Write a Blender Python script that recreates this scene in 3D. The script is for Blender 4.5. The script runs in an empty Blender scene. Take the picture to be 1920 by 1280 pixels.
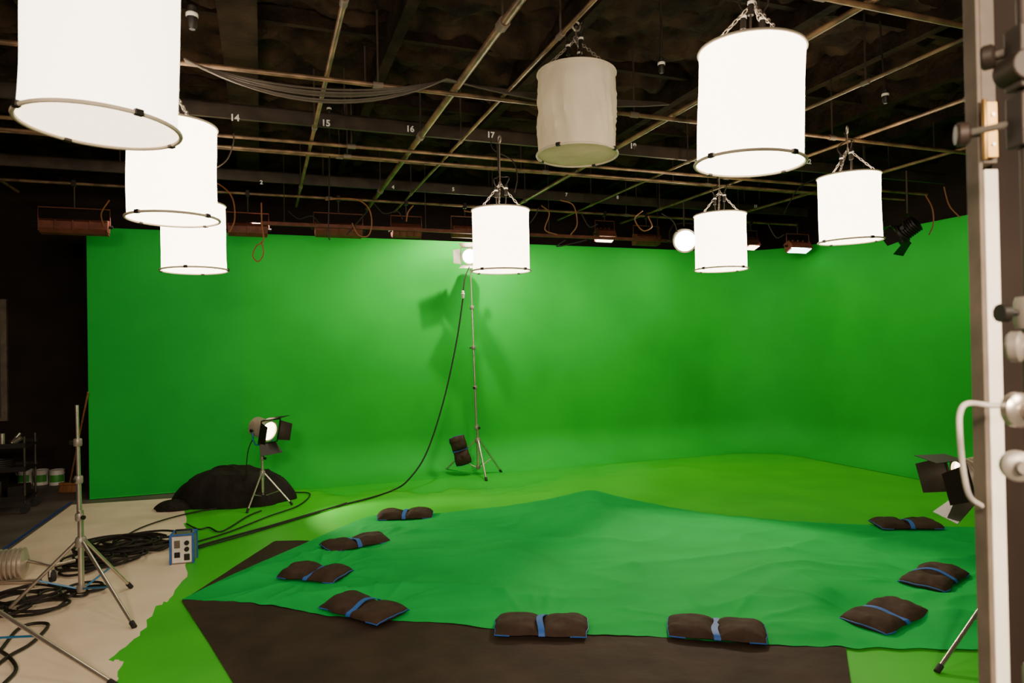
import bpy, bmesh, math, random
from mathutils import Vector, Matrix, noise
from mathutils.geometry import tessellate_polygon
random.seed(7)
PI=math.pi
# ------------------------------------------------------------------ camera
F=1280.0; H=2.0
PITCH=math.radians(0.54); ROLL=math.radians(-1.0)
R=(Matrix.Rotation(PI/2+PITCH,3,'X') @ Matrix.Rotation(ROLL,3,'Z'))
cam=bpy.data.cameras.new('camera'); camo=bpy.data.objects.new('camera',cam)
bpy.context.scene.collection.objects.link(camo)
cam.sensor_width=36; cam.lens=24; cam.clip_start=0.05; cam.clip_end=100
cam.dof.use_dof=True; cam.dof.focus_distance=8.0; cam.dof.aperture_fstop=3.2
M=R.to_4x4(); M.translation=(0,0,H); camo.matrix_world=M
bpy.context.scene.camera=camo
O=Vector((0,0,H))
def ray(px,py): return R@Vector(((px-960)/F,(640-py)/F,-1))
def fl(px,py,z=0.0):
    v=ray(px,py); return O+v*((z-H)/v.z)
def dp(px,py,d):
    v=ray(px,py); return O+v*(d/v.y)
U=Vector((0.939,0.344,0)).normalized(); V=Vector((-U.y,U.x,0)); Z=Vector((0,0,1))
def ab(a,b,z=0): return U*a+V*b+Z*z
def pb(px,py,b):
    v=ray(px,py); return O+v*(b/v.dot(V))
UA=math.atan2(U.y,U.x)
# ------------------------------------------------------------------ materials
def mat(name,c1,c2=None,rough=0.6,metal=0.0,scale=5,bump=0.0,bscale=None,emis=None,es=0,trans=0,detail=4,stretch=None,spec=0.5):
    m=bpy.data.materials.new(name); m.use_nodes=True
    nt=m.node_tree; N=nt.nodes; L=nt.links; b=N['Principled BSDF']
    b.inputs['Roughness'].default_value=rough; b.inputs['Metallic'].default_value=metal
    b.inputs['Specular IOR Level'].default_value=spec
    tc=N.new('ShaderNodeTexCoord'); mp=N.new('ShaderNodeMapping')
    L.new(tc.outputs['Object'],mp.inputs['Vector'])
    if stretch: mp.inputs['Scale'].default_value=stretch
    n=N.new('ShaderNodeTexNoise'); n.inputs['Scale'].default_value=scale; n.inputs['Detail'].default_value=detail
    L.new(mp.outputs[0],n.inputs['Vector'])
    r=N.new('ShaderNodeValToRGB'); c2=c2 or tuple(x*0.8 for x in c1)
    r.color_ramp.elements[0].color=(*c2,1); r.color_ramp.elements[1].color=(*c1,1)
    r.color_ramp.elements[0].position=0.35; r.color_ramp.elements[1].position=0.65
    L.new(n.outputs['Fac'],r.inputs['Fac']); L.new(r.outputs['Color'],b.inputs['Base Color'])
    if bump>0:
        n2=N.new('ShaderNodeTexNoise'); n2.inputs['Scale'].default_value=bscale or scale*3; n2.inputs['Detail'].default_value=5
        L.new(mp.outputs[0],n2.inputs['Vector'])
        bp=N.new('ShaderNodeBump'); bp.inputs['Strength'].default_value=bump; bp.inputs['Distance'].default_value=0.05
        L.new(n2.outputs['Fac'],bp.inputs['Height']); L.new(bp.outputs[0],b.inputs['Normal'])
    if emis:
        b.inputs['Emission Color'].default_value=(*emis,1); b.inputs['Emission Strength'].default_value=es
    if trans>0:
        t=N.new('ShaderNodeBsdfTranslucent'); L.new(r.outputs['Color'],t.inputs['Color'])
        mx=N.new('ShaderNodeMixShader'); mx.inputs[0].default_value=trans
        L.new(b.outputs[0],mx.inputs[1]); L.new(t.outputs[0],mx.inputs[2])
        L.new(mx.outputs[0],N['Material Output'].inputs['Surface'])
    return m
def lerp3(a,b,t): return tuple(x+(y-x)*t for x,y in zip(a,b))
FLC=((0.048,0.47,0.018),(0.036,0.41,0.015)); CVC=((0.018,0.42,0.026),(0.014,0.37,0.022))
G_WALL=mat('green_wall_paint',(0.009,0.39,0.034),(0.007,0.33,0.028),rough=0.6,scale=0.7,bump=0.03,bscale=3,spec=0.10)
G_WALL2=mat('green_panel_paint',(0.009,0.375,0.037),(0.007,0.32,0.032),rough=0.6,scale=0.7,bump=0.03,bscale=3,spec=0.10)
G_FLOOR=mat('green_floor_paint',*FLC,rough=0.5,scale=1.5,bump=0.02,bscale=8,spec=0.22)
G_MIX=[mat('green_floor_blend',lerp3(FLC[0],CVC[0],t),lerp3(FLC[1],CVC[1],t),rough=0.5,scale=1.3,bump=0.02,bscale=8,spec=0.22) for t in (.25,.5,.75)]
G_COVE=mat('green_cove_paint',*CVC,rough=0.5,scale=1.2,bump=0.02,bscale=8,spec=0.22)
W_FLOOR=mat('pale_floor_paint',(0.84,0.68,0.52),(0.74,0.59,0.45),rough=0.5,scale=2.5,bump=0.03,bscale=9,spec=.3)
CONC=mat('dark_concrete',(0.13,0.105,0.09),(0.08,0.065,0.055),rough=0.55,scale=2,bump=0.05)
BLUETAPE=mat('blue_tape',(0.02,0.06,0.25),rough=0.5)
CEIL=mat('ceiling_insulation',(0.034,0.019,0.011),(0.006,0.0035,0.0024),rough=0.9,scale=3,bump=1.0,bscale=7,detail=8,spec=.12)
JOIST=mat('joist_wood',(0.022,0.013,0.008),(0.008,0.005,0.0033),rough=0.85,scale=4,bump=0.6,spec=.1)
BEAMBR=mat('brown_beam',(0.036,0.022,0.014),(0.016,0.010,0.007),rough=0.85,scale=3,bump=0.6,spec=.1)
BLACKW=mat('black_wall_paint',(0.020,0.012,0.008),(0.012,0.007,0.005),rough=0.8,scale=2,bump=0.1,spec=.2)
CLOTH=mat('green_cloth',(0.004,0.40,0.070),(0.003,0.34,0.058),rough=0.75,scale=1.2,bump=0.10,bscale=2.5,spec=0.08,stretch=(1,2.2,1))
BSHEET=mat('black_sheet',(0.040,0.024,0.016),(0.024,0.015,0.010),rough=0.8,scale=3,bump=0.5,bscale=4,spec=.2)
BCLOTH=mat('black_velvet',(0.016,0.012,0.010),(0.008,0.006,0.005),rough=0.85,scale=5,bump=0.3,spec=.2)
BAG=mat('black_canvas',(0.050,0.030,0.021),(0.034,0.020,0.014),rough=0.85,scale=12,bump=0.12,bscale=20,spec=.2)
BLUE=mat('blue_webbing',(0.012,0.10,0.42),rough=0.6,scale=30)
PIPE=mat('old_steel_pipe',(0.24,0.14,0.075),(0.07,0.04,0.022),rough=0.42,metal=0.25,scale=5,bump=0.1)
DPIPE=mat('dark_steel',(0.05,0.033,0.023),(0.025,0.017,0.012),rough=0.55,metal=0.3,scale=6)
CHROME=mat('chromed_steel',(0.62,0.54,0.46),(0.5,0.43,0.36),rough=0.28,metal=0.85,scale=10)
BLACKP=mat('black_plastic',(0.012,0.009,0.007),rough=0.5,scale=8,spec=.3)
CABLE=mat('black_rubber_cable',(0.016,0.012,0.010),rough=0.5,scale=8,spec=.3)
GCABLE=mat('grey_cable',(0.075,0.055,0.042),rough=0.5,scale=8)
OCABLE=mat('orange_cable',(0.24,0.085,0.028),rough=0.5,scale=8)
WCABLE=mat('white_cable',(0.6,0.54,0.46),rough=0.5,scale=8)
REDC=mat('red_cable',(0.45,0.03,0.015),rough=0.5)
REDM=mat('red_brown_fixture_paint',(0.17,0.05,0.033),(0.10,0.03,0.02),rough=0.6,scale=8,spec=.25)
RUBBER=mat('rubber',(0.01,0.01,0.01),rough=0.8)
WHITEP=mat('white_plastic',(0.75,0.7,0.64),rough=0.4)
NUM=mat('number_white_paint_glow',(0.8,0.74,0.66),rough=0.6,emis=(0.9,0.82,0.72),es=0.10)  # white number paint with a faint added glow, not a lamp
BLUEP=mat('blue_painted_steel',(0.02,0.16,0.35),rough=0.4)
GREYM=mat('grey_steel',(0.30,0.26,0.22),(0.22,0.19,0.16),rough=0.4,metal=0.4)
GREYD=mat('worn_grey_paint',(0.17,0.13,0.10),(0.11,0.085,0.065),rough=0.6,scale=8,spec=.3)
BRASS=mat('brass',(0.45,0.26,0.07),(0.3,0.17,0.05),rough=0.35,metal=0.8)
CREAM=mat('cream_painted_wood',(0.90,0.82,0.70),(0.86,0.78,0.66),rough=0.5,scale=3,bump=0.05)
WOOD=mat('broom_wood',(0.30,0.13,0.045),(0.2,0.08,0.03),rough=0.5,stretch=(8,8,1))
CANLBL=mat('green_can_label',(0.06,0.35,0.05),rough=0.4)
HEADM=mat('lamp_housing_paint',(0.55,0.47,0.38),(0.45,0.38,0.31),rough=0.35,metal=0.5)
SILK_ON=mat('lit_silk',(0.8,0.76,0.7),rough=0.9,scale=3,emis=(1,0.82,0.60),es=11)
SILK_N=mat('lit_silk_dim',(0.8,0.76,0.7),rough=0.9,scale=3,emis=(1,0.82,0.61),es=6.0)
SILK_NB=mat('lit_silk_dim_base',(0.8,0.76,0.7),rough=0.9,scale=3,emis=(1,0.78,0.54),es=4.5)
SILK_B=mat('lit_silk_base',(0.8,0.76,0.7),rough=0.9,scale=3,emis=(1,0.81,0.58),es=11)
SILK_OFF=mat('unlit_silk',(0.95,0.85,0.71),(0.86,0.76,0.63),rough=0.9,scale=4,trans=0.5,bump=0.7,bscale=4,spec=.1)
HOOP=mat('hoop_tape',(0.60,0.50,0.38),rough=0.6,scale=8)
LENS_HOT=mat('hot_lens',(0.9,0.8,0.7),rough=0.2,emis=(1,0.80,0.55),es=70)
LENS=mat('lit_lens',(0.9,0.8,0.7),rough=0.2,emis=(1,0.74,0.45),es=12)
LENS_DAY=mat('lit_tube',(0.9,0.9,0.9),rough=0.2,emis=(0.85,0.95,1),es=8)
LENS_OFF=mat('reflector_glass',(0.10,0.075,0.06),rough=0.3)
# ------------------------------------------------------------------ geometry helpers
def tube(pts,r,seg=8,closed=False):
    pts=[Vector(p) for p in pts]; n=len(pts); vs=[];fs=[]
    rs=r if isinstance(r,(list,tuple)) else [r]*n
    up=None
    for i,p in enumerate(pts):
        if closed: t=(pts[(i+1)%n]-pts[i-1])
        else: t=(pts[min(i+1,n-1)]-pts[max(i-1,0)])
        if t.length<1e-9: t=Vector((0,0,1))
        t.normalize()
        if up is None:
            up=Vector((0,0,1)) if abs(t.z)<0.9 else Vector((1,0,0))
        a=up-t*up.dot(t)
        if a.length<1e-4:
            a=Vector((1,0,0)) if abs(t.x)<.9 else Vector((0,1,0)); a=a-t*a.dot(t)
        a.normalize(); up=a; b=t.cross(a)
        for k in range(seg):
            w=2*PI*k/seg; vs.append(p+(a*math.cos(w)+b*math.sin(w))*rs[i])
    m=n if closed else n-1
    for i in range(m):
        j=(i+1)%n
        for k in range(seg):
            k2=(k+1)%seg; fs.append((i*seg+k,i*seg+k2,j*seg+k2,j*seg+k))
    if not closed:
        fs.append(tuple(range(seg-1,-1,-1))); fs.append(tuple((n-1)*seg+k for k in range(seg)))
    return (vs,fs)
def lathe(prof,seg=24):
    vs=[];fs=[]
    for (r,z) in prof:
        for k in range(seg):
            w=2*PI*k/seg; vs.append(Vector((r*math.cos(w),r*math.sin(w),z)))
    for i in range(len(prof)-1):
        for k in range(seg):
            k2=(k+1)%seg; fs.append((i*seg+k,i*seg+k2,(i+1)*seg+k2,(i+1)*seg+k))
    return (vs,fs)
def box(sx,sy,sz,c=(0,0,0),M=None):
    c=Vector(c); vs=[]
    for z in (-.5,.5):
        for x,y in ((-.5,-.5),(.5,-.5),(.5,.5),(-.5,.5)):
            vs.append(Vector((x*sx,y*sy,z*sz))+c)
    fs=[(3,2,1,0),(4,5,6,7),(0,1,5,4),(1,2,6,5),(2,3,7,6),(3,0,4,7)]
    if M is not None: vs=[M@v for v in vs]
    return (vs,fs)
def xf(g,M): return ([M@v for v in g[0]],g[1])+tuple(g[2:])
def mi(g,i): return (g[0],g[1],i)
def ring(rad,r,z=0,seg=40,s2=6):
    return tube([(rad*math.cos(2*PI*k/seg),rad*math.sin(2*PI*k/seg),z) for k in range(seg)],r,s2,closed=True)
def cr(pts,n=8):
    pts=[Vector(p) for p in pts]; out=[]
    P=[pts[0]*2-pts[1]]+pts+[pts[-1]*2-pts[-2]]
    for i in range(1,len(P)-2):
        for k in range(n):
            t=k/n; a,b,c,d=P[i-1],P[i],P[i+1],P[i+2]
            out.append(0.5*((2*b)+(c-a)*t+(2*a-5*b+4*c-d)*t*t+(-a+3*b-3*c+d)*t**3))
    out.append(pts[-1]); return out
def mesh(name,geos,mats,parent=None,bevel=0,label=None,category=None,group=None,kind=None,smooth=True,M=None,world=False,ang=0.7):
    if isinstance(geos,tuple): geos=[geos]
    if not isinstance(mats,(list,tuple)): mats=[mats]
    bm=bmesh.new()
    for g in geos:
        vv=[bm.verts.new(M@v if M is not None else v) for v in g[0]]
        idx=g[2] if len(g)>2 else 0
        for f in g[1]:
            try:
                fc=bm.faces.new([vv[i] for i in f]); fc.material_index=idx; fc.smooth=smooth
            except ValueError: pass
    bmesh.ops.remove_doubles(bm,verts=bm.verts,dist=1e-5)
    bmesh.ops.recalc_face_normals(bm,faces=bm.faces)
    off=Vector((0,0,0))
    if parent is None and bm.verts:
        xs=[v.co for v in bm.verts]
        off=Vector(((min(v.x for v in xs)+max(v.x for v in xs))/2,(min(v.y for v in xs)+max(v.y for v in xs))/2,min(v.z for v in xs)))
        if kind=='structure': off=Vector((0,0,0))
        bmesh.ops.translate(bm,verts=bm.verts,vec=-off)
    me=bpy.data.meshes.new(name); bm.to_mesh(me); bm.free()
    if smooth: me.set_sharp_from_angle(angle=ang)
    for m in mats: me.materials.append(m)
    o=bpy.data.objects.new(name,me); bpy.context.scene.collection.objects.link(o)
    o.location=off
    if parent is not None:
        o.parent=parent
        if world: o.matrix_parent_inverse=parent.matrix_basis.inverted()
    if bevel>0:
        b=o.modifiers.new('bevel','BEVEL'); b.width=bevel; b.segments=2; b.limit_method='ANGLE'
    for k,v in (('label',label),('category',category),('group',group),('kind',kind)):
        if v: o[k]=v
    return o
def thing(name,label,category,loc,rz=0,group=None,rot=None):
    o=bpy.data.objects.new(name,None); o.empty_display_size=0.1
    bpy.context.scene.collection.objects.link(o)
    o.location=loc; o.rotation_euler=rot or (0,0,rz)
    o['label']=label; o['category']=category
    if group: o['group']=group
    return o
def poly(pts,z,i=0):
    return ([Vector((p[0],p[1],z)) for p in pts],[tuple(range(len(pts)))],i)
def ragged(px,amp=6,n=5,seed=0):
    rnd=random.Random(seed); out=[]
    for i in range(len(px)-1):
        a=Vector(px[i]); b=Vector(px[i+1])
        for k in range(n):
            t=k/n; p=a.lerp(b,t)
            if k: p=p+Vector((rnd.uniform(-amp,amp),rnd.uniform(-amp,amp)*0.5))
            out.append((p.x,p.y))
    out.append(tuple(px[-1])); return out
def fan(pts,z,i):
    vs=[Vector((p[0],p[1],z)) for p in pts]
    return (vs,[tuple(t) for t in tessellate_polygon([vs])],i)
def ridge(v,pw): return (1-abs(noise.noise(v)))**pw
# ------------------------------------------------------------------ room shell
BW=10.92; AR=9.45; AL=-2.27
fg=[poly([ab(-5.2,-3),ab(10.3,-3),ab(10.3,12.9),ab(-5.2,12.9)],0.0,0)]
pale=[fl(*p) for p in [(135,946),(320,934),(420,932),(420,1300),(150,1400),(-150,1400),(-300,1230),(10,1036)]]
fg.append(fan(pale,0.001,1))
gb=ragged([(400,925),(338,945),(349,968),(343,1000),(352,1074),(318,1122),(292,1136),(262,1192),(203,1237),(232,1240),(212,1290)],amp=5,n=6,seed=3)
green=[fl(*p) for p in gb]+[fl(212,1500),fl(3000,1500),ab(10.2,3),ab(10.2,BW),ab(0.0,BW)]
fg.append(fan(green,0.002,2))
CBL=[(345,946),(450,926),(540,916),(600,920),(650,932),(730,914),(800,926),(860,914),(920,922),(1010,912),(1080,888),(1180,874),(1290,858),(1400,857),(1520,850),(1650,854),(1840,868)]
for k,(off,mi_) in enumerate([(16,4),(8,5),(0,6),(-8,3)]):
    cb=ragged([(x,y+off*max(.2,min(1,(x-700)/500))) for x,y in CBL],amp=9,n=5,seed=5+k)
    fg.append(fan([fl(*p) for p in cb]+[ab(AR,5.0),ab(AR,BW),ab(0,BW)],0.003+.001*k,mi_))
p0,p1=fl(2,1034),fl(135,941); n=(p1-p0).cross(Z).normalized()*0.018
fg.append(poly([p0-n,p1-n,p1+n,p0+n],0.007,7))
mesh('floor',fg,[CONC,W_FLOOR,G_FLOOR,G_COVE]+G_MIX+[BLUETAPE],kind='structure',smooth=False)
path=[]; RC=1.5
s=AL
while s<AR-RC-0.01:
    path.append((s,BW,0,-1)); s+=0.2
for k in range(0,19):
    t=k/18*PI/2
    path.append((AR-RC+RC*math.sin(t),BW-RC+RC*math.cos(t),-math.sin(t),-math.cos(t)))
b=BW-RC-0.2
while b>2.0:
    path.append((AR,b,-1,0)); b-=0.3
TOP=3.78
vs=[];g1=[];g2=[];NP=0
for (a,b,na,nb) in path:
    r=0.6*min(1,max(0.03,(a-(AL+1.5))/1.5)) if nb==-1 else 0.6
    prof=[(r*(1-math.sin(k/12*PI/2)),r*(1-math.cos(k/12*PI/2))) for k in range(13)]+[(0,1.2),(0,2.2),(0,3.1),(0,TOP),(-0.08,TOP),(-0.08,0)]
    NP=len(prof)
    for (o,z) in prof: vs.append(ab(a+na*o,b+nb*o,z+0.007 if z<TOP-0.1 and o>=0 else z))
for i in range(len(path)-1):
    for k in range(NP-1):
        f=(i*NP+k,(i+1)*NP+k,(i+1)*NP+k+1,i*NP+k+1)
        (g2 if path[i][0]<AL+1.85 and path[i][3]==-1 else g1).append(f)
g3=[tuple(k for k in range(12,NP))]
mesh('wall_back',[(vs,g1,0),(vs,g2,1),(vs,g3,1)],[G_WALL,G_WALL2],kind='structure',ang=0.6)
def slab(a0,b0,a1,b1,z0,z1):
    vs=[ab(a0,b0,z0),ab(a1,b0,z0),ab(a1,b1,z0),ab(a0,b1,z0),ab(a0,b0,z1),ab(a1,b0,z1),ab(a1,b1,z1),ab(a0,b1,z1)]
    return (vs,[(3,2,1,0),(4,5,6,7),(0,1,5,4),(1,2,6,5),(2,3,7,6),(3,0,4,7)])
CZ=5.0
mesh('wall_rear',slab(-5.3,12.8,10.4,12.95,0,CZ),BLACKW,kind='structure',smooth=False)
mesh('wall_left',slab(-5.35,-3,-5.2,12.8,0,CZ),BLACKW,kind='structure',smooth=False)
mesh('wall_right',slab(10.2,-3,10.35,12.8,0,CZ),BLACKW,kind='structure',smooth=False)
vs=[];fs=[];na,nb=200,200
for j in range(nb+1):
    for i in range(na+1):
        a=-5.3+15.7*i/na; b=-3+15.9*j/nb
        h=noise.noise(Vector((a*1.5,b*2.5,0)))*0.15+noise.noise(Vector((a*4,b*9,3)))*0.13
        vs.append(ab(a,b,CZ+h-.05))
for j in range(nb):
    for i in range(na):
        k=j*(na+1)+i; fs.append((k,k+1,k+na+2,k+na+1))
cg=[(vs,fs,0)]
for a in [-4.3,-3.1,-1.7,1.15,2.6,4.4,5.6,6.8,8.0,9.2]:
    cg.append(slab(a-.05,-3,a+.05,12.8,4.72,4.98)+(1,))
for b in [2.4,4.6,6.2,7.9,8.8,10.3,11.6]:
    cg.append(slab(-5.2,b-.03,10.2,b+.03,4.84,4.98)+(1,))
cg.append(slab(-0.30,-3,0.0,12.8,4.70,4.95)+(2,))
mesh('ceiling',cg,[CEIL,JOIST,BEAMBR],kind='structure')
q=pb(8,680,12.78); qa=q.dot(U)
mesh('framed_panel_1',[slab(qa-1.2,12.76,qa-.02,12.79,1.05,2.85)+(0,),slab(qa-.03,12.72,qa+.05,12.79,1.0,2.9)+(1,),slab(qa-1.2,12.72,qa-.02,12.79,2.85,2.9)+(1,),slab(qa-1.2,12.72,qa-.02,12.79,1.0,1.05)+(1,)],[LENS_OFF,GREYD],kind='structure',smooth=False)  # grey-framed panel made up for a pale strip on the rear wall
# ------------------------------------------------------------------ ceiling grid pipes
def pipe(p,q,r,label,mats=PIPE,group='ceiling grid pipes',hang=4.7):
    p=Vector(p);q=Vector(q); L=(q-p).length; n=max(2,int(L/2.2))
    o=mesh('grid_pipe',[tube([p,q],r,10)],mats,label=label,category='pipe',group=group)
    for k in range(n):
        c=p.lerp(q,(k+.5)/n)
        mesh('hanger_rod',tube([c,Vector((c.x,c.y,hang))],0.009,6),DPIPE,parent=o,world=True)
        d=(q-p).normalized()
        mesh('pipe_clamp',tube([c-d*.04,c+d*.04],r*1.4,10),GREYD,parent=o,world=True)
    return o
LU='weathered steel pipe hung under the dark ceiling'
for b,z,r in [(3.22,4.1,.019),(5.42,4.1,.019),(7.13,4.1,.019),(7.5,4.1,.016),(9.64,4.1,.019),(8.3,4.3,.014),(6.1,4.36,.014)]:
    pipe(ab(-4.9,b,z),ab(9.0,b,z),r,LU)
for a,r in [(1.53,.030),(0.50,.019),(1.95,.016),(3.63,.023),(5.9,.019),(-2.95,.02),(7.4,.02),(4.7,.015)]:
    pipe(ab(a,0.5,4.1+.020+r),ab(a,10.5,4.1+.020+r),r,'bronze-toned steel cross pipe clamped to the ceiling grid')
def text(body,size,at,parent,matr):
    c=bpy.data.curves.new('t','FONT'); c.body=body; c.size=size; c.align_x='CENTER'; c.align_y='CENTER'; c.extrude=0.001; c.offset=0.0025*size/0.08
    t=bpy.data.objects.new('t',c); bpy.context.scene.collection.objects.link(t)
    bpy.context.view_layer.update()
    me=bpy.data.meshes.new_from_object(t.evaluated_get(bpy.context.evaluated_depsgraph_get()))
    bpy.data.objects.remove(t)
    R3=Matrix((U,Z,-V)).transposed().to_4x4(); R3.translation=at
    me.transform(R3); me.materials.clear(); me.materials.append(matr)
    o=bpy.data.objects.new('number_mark',me); bpy.context.scene.collection.objects.link(o)
    o.parent=parent; o.matrix_parent_inverse=parent.matrix_basis.inverted()
    o['label']='white painted number '+body
for b,lst,sz in ((6.84,[('14',440,221),('15',611,231),('16',769,242),('17',920,253),('19',1187,274),('22',1516,303)],0.085),
              (9.4,[('2',490,342),('4',737,351),('5',850,355),('7',1062,365),('8',1158,370),('11',1417,387)],0.07)):
    zz=sum(pb(x,y,b).z for _,x,y in lst)/len(lst)
    bm_=mesh('number_beam',[slab(-4.9,b,9.0,b+.04,zz-.065,zz+.075),slab(-4.9,b,9.0,b+.1,zz+.06,zz+.075)],DPIPE,label='dark steel ceiling beam with painted white position numbers',category='beam',group='numbered ceiling beams',smooth=False)
    for k in range(6):
        mesh('hanger_rod',tube([ab(-4+2.4*k,b+.05,zz+.07),ab(-4+2.4*k,b+.05,4.8)],.01,6),DPIPE,parent=bm_,world=True)
    for s,x,y in lst:
        text(s,sz,pb(x,y,b-.006),bm_,NUM)
# ------------------------------------------------------------------ drooping cable bundle
for k in range(7):
    sag=0.13+0.022*k; a0=pb(348,116+k,5.35); a1=pb(830,152+k,5.38); a2=pb(1240,192+2*k,5.38)
    pts=[]
    for t in range(17):
        u=t/16; p=a0.lerp(a1,u); p.z-=sag*4*u*(1-u)*(1+.1*math.sin(k*2)); p=p-V*(.020*k); pts.append(p)
    for t in range(1,9):
        u=t/8; p=a1.lerp(a2,u); p.z-=.07*4*u*(1-u)*(.4+.15*k); p=p-V*(.020*k); pts.append(p)
    mesh('power_cable',tube(pts,.008,6),GCABLE,label='long grey power cable sagging beneath the ceiling pipes',category='cable',group='cables slung under the ceiling grid')
# ------------------------------------------------------------------ space lights
def chain(p,q,s=0.022):
    p=Vector(p);q=Vector(q); L=(q-p).length; n=max(3,int(L/(s*1.5))); d=(q-p)/n; gs=[]
    z=d.normalized(); x=z.orthogonal().normalized(); y=z.cross(x)
    for i in range(n):
        c=p+d*(i+.5); w=x if i%2 else y
        gs.append(tube([c+z*(s*math.cos(2*PI*k/8))+w*(s*.45*math.sin(2*PI*k/8)) for k in range(8)],.0035,4,closed=True))
    return gs
def space_light(loc,rz,lit,label,line,tilt=(0,0),Hh=.65):
    o=thing('lantern_light',label,'studio light',loc,group='hanging fabric cylinder lights',rot=(tilt[0],tilt[1],rz))
    r=.285
    vs=[];fs=[];ns,nz=96,22
    for j in range(nz+1):
        t=j/nz; z=.006+(Hh-.012)*t
        for k in range(ns):
            w=2*PI*k/ns
            fold=.004*math.sin(w*9+3*t)+.004*noise.noise(Vector((math.cos(w)*3,math.sin(w)*3,t*2)))
            if not lit: fold=.024*noise.noise(Vector((math.cos(w)*2.5,math.sin(w)*2.5,t*1.6+4)))+.022*ridge(Vector((math.cos(w)*3.2+t*1.5,math.sin(w)*3.2-t,t*1.0+9)),6)
            rr=r*(1-(.012 if lit else .045)*math.sin(PI*t))+fold*math.sin(PI*t)
            vs.append(Vector((rr*math.cos(w),rr*math.sin(w),z)))
    for j in range(nz):
        for k in range(ns):
            k2=(k+1)%ns; fs.append((j*ns+k,j*ns+k2,(j+1)*ns+k2,(j+1)*ns+k))
    sm={0:SILK_OFF,1:SILK_ON,2:SILK_N}[lit]; sb_={0:SILK_OFF,1:SILK_B,2:SILK_NB}[lit]
    mesh('silk_skirt',(vs,fs),sm,parent=o,label='glowing white silk skirt' if lit else 'dull unlit silk skirt')
    mesh('base_diffuser',lathe([(0,-.006),(.1,-.006),(.2,-.003),(r+.004,.004),(r+.004,.008),(0,.004)],40),sb_,parent=o)
    mesh('bottom_hoop',ring(r+.012,.009,0,48,8),HOOP,parent=o)
    mesh('top_hoop',ring(r+.004,.008,Hh,48,8),HOOP,parent=o)
    for k in range(4):
        w=k*PI/2+.5
        Mk=Matrix.Translation(((r+.014)*math.cos(w),(r+.014)*math.sin(w),.002))@Matrix.Rotation(w,4,'Z')
        mesh('clip',box(.024,.034,.026,M=Mk),BLACKP,parent=o,bevel=.004)
    ap=Vector((0,0,Hh+.27))
    for k in range(3):
        w=k*2*PI/3+.6
        mesh('chain',chain((r*math.cos(w),r*math.sin(w),Hh),ap),GREYM,parent=o)
    mesh('lamp_head',[lathe([(0,Hh-.01),(.12,Hh-.01),(.13,Hh-.03),(.13,Hh-.07),(.05,Hh-.08),(0,Hh-.08)],24)]+[tube([(0,0,Hh-.02),((r)*math.cos(k*PI/2),r*math.sin(k*PI/2),Hh)],.005,6) for k in range(4)],GREYM,parent=o)
    for k in range(3):
        w=k*2.1+rz; c=Vector((.06*math.cos(w),.06*math.sin(w),Hh+.16+.03*k))
        mesh('plug_connector',[mi(tube([c-Vector((0,0,.04)),c+Vector((0,0,.02))],.017,10),0),mi(tube([c+Vector((0,0,.02)),c+Vector((0,0,.035))],.019,10),1),mi(tube([c+Vector((0,0,.035)),c+Vector((0,0,.065))],.015,10),0)],[BLACKP,WHITEP],parent=o)
        mesh('tail_cable',tube(cr([c+Vector((0,0,.06)),c+Vector((.03*math.cos(w),.03*math.sin(w),.14)),ap+Vector((.02,0,.1)),ap+Vector((.02,.01*k,line*.9))]),.006,6),CABLE,parent=o)
        mesh('lead_cable',tube(cr([c-Vector((0,0,.04)),Vector((.05*math.cos(w),.05*math.sin(w),Hh+.05)),Vector((0,0,Hh-.02))]),.006,6),CABLE,parent=o)
    mesh('hook',ring(.022,.005,0,16,6),GREYM,parent=o,M=Matrix.Translation(ap)@Matrix.Rotation(PI/2,4,'X'))
    mesh('hanging_rope',tube([ap,ap+Vector((0,0,line))],.006,6),GREYD,parent=o)
    mesh('pipe_hook_clamp',[ring(.035,.008,0,16,6)],GREYM,parent=o,M=Matrix.Translation(ap+Vector((0,0,line)))@Matrix.Rotation(PI/2,4,'X'))
    return o
SL=[(189,238,2.80,2,.65),(325,411,4.73,1,.645),(365,507,6.5,1,.62),(1405,307,3.84,1,.63),(1082,291,5.04,0,.60),(940,508,6.86,1,.61),(1352,505,7.8,1,.62),(1595,452,6.77,1,.64)]
random.seed(3)
for i,(x,y,d,lit,hh) in enumerate(SL):
    p=dp(x,y,d); line=max(.1,4.1-(p.z+hh+.27))
    space_light(p,random.uniform(0,2),lit,'lit white silk cylinder lantern hanging on chains' if lit else 'unlit dull beige silk cylinder lantern hanging on chains',line,tilt=(random.uniform(-.02,.02),[0.03,0,0,0.035,.02,-.01,0,-.03][i]),Hh=hh)
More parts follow.
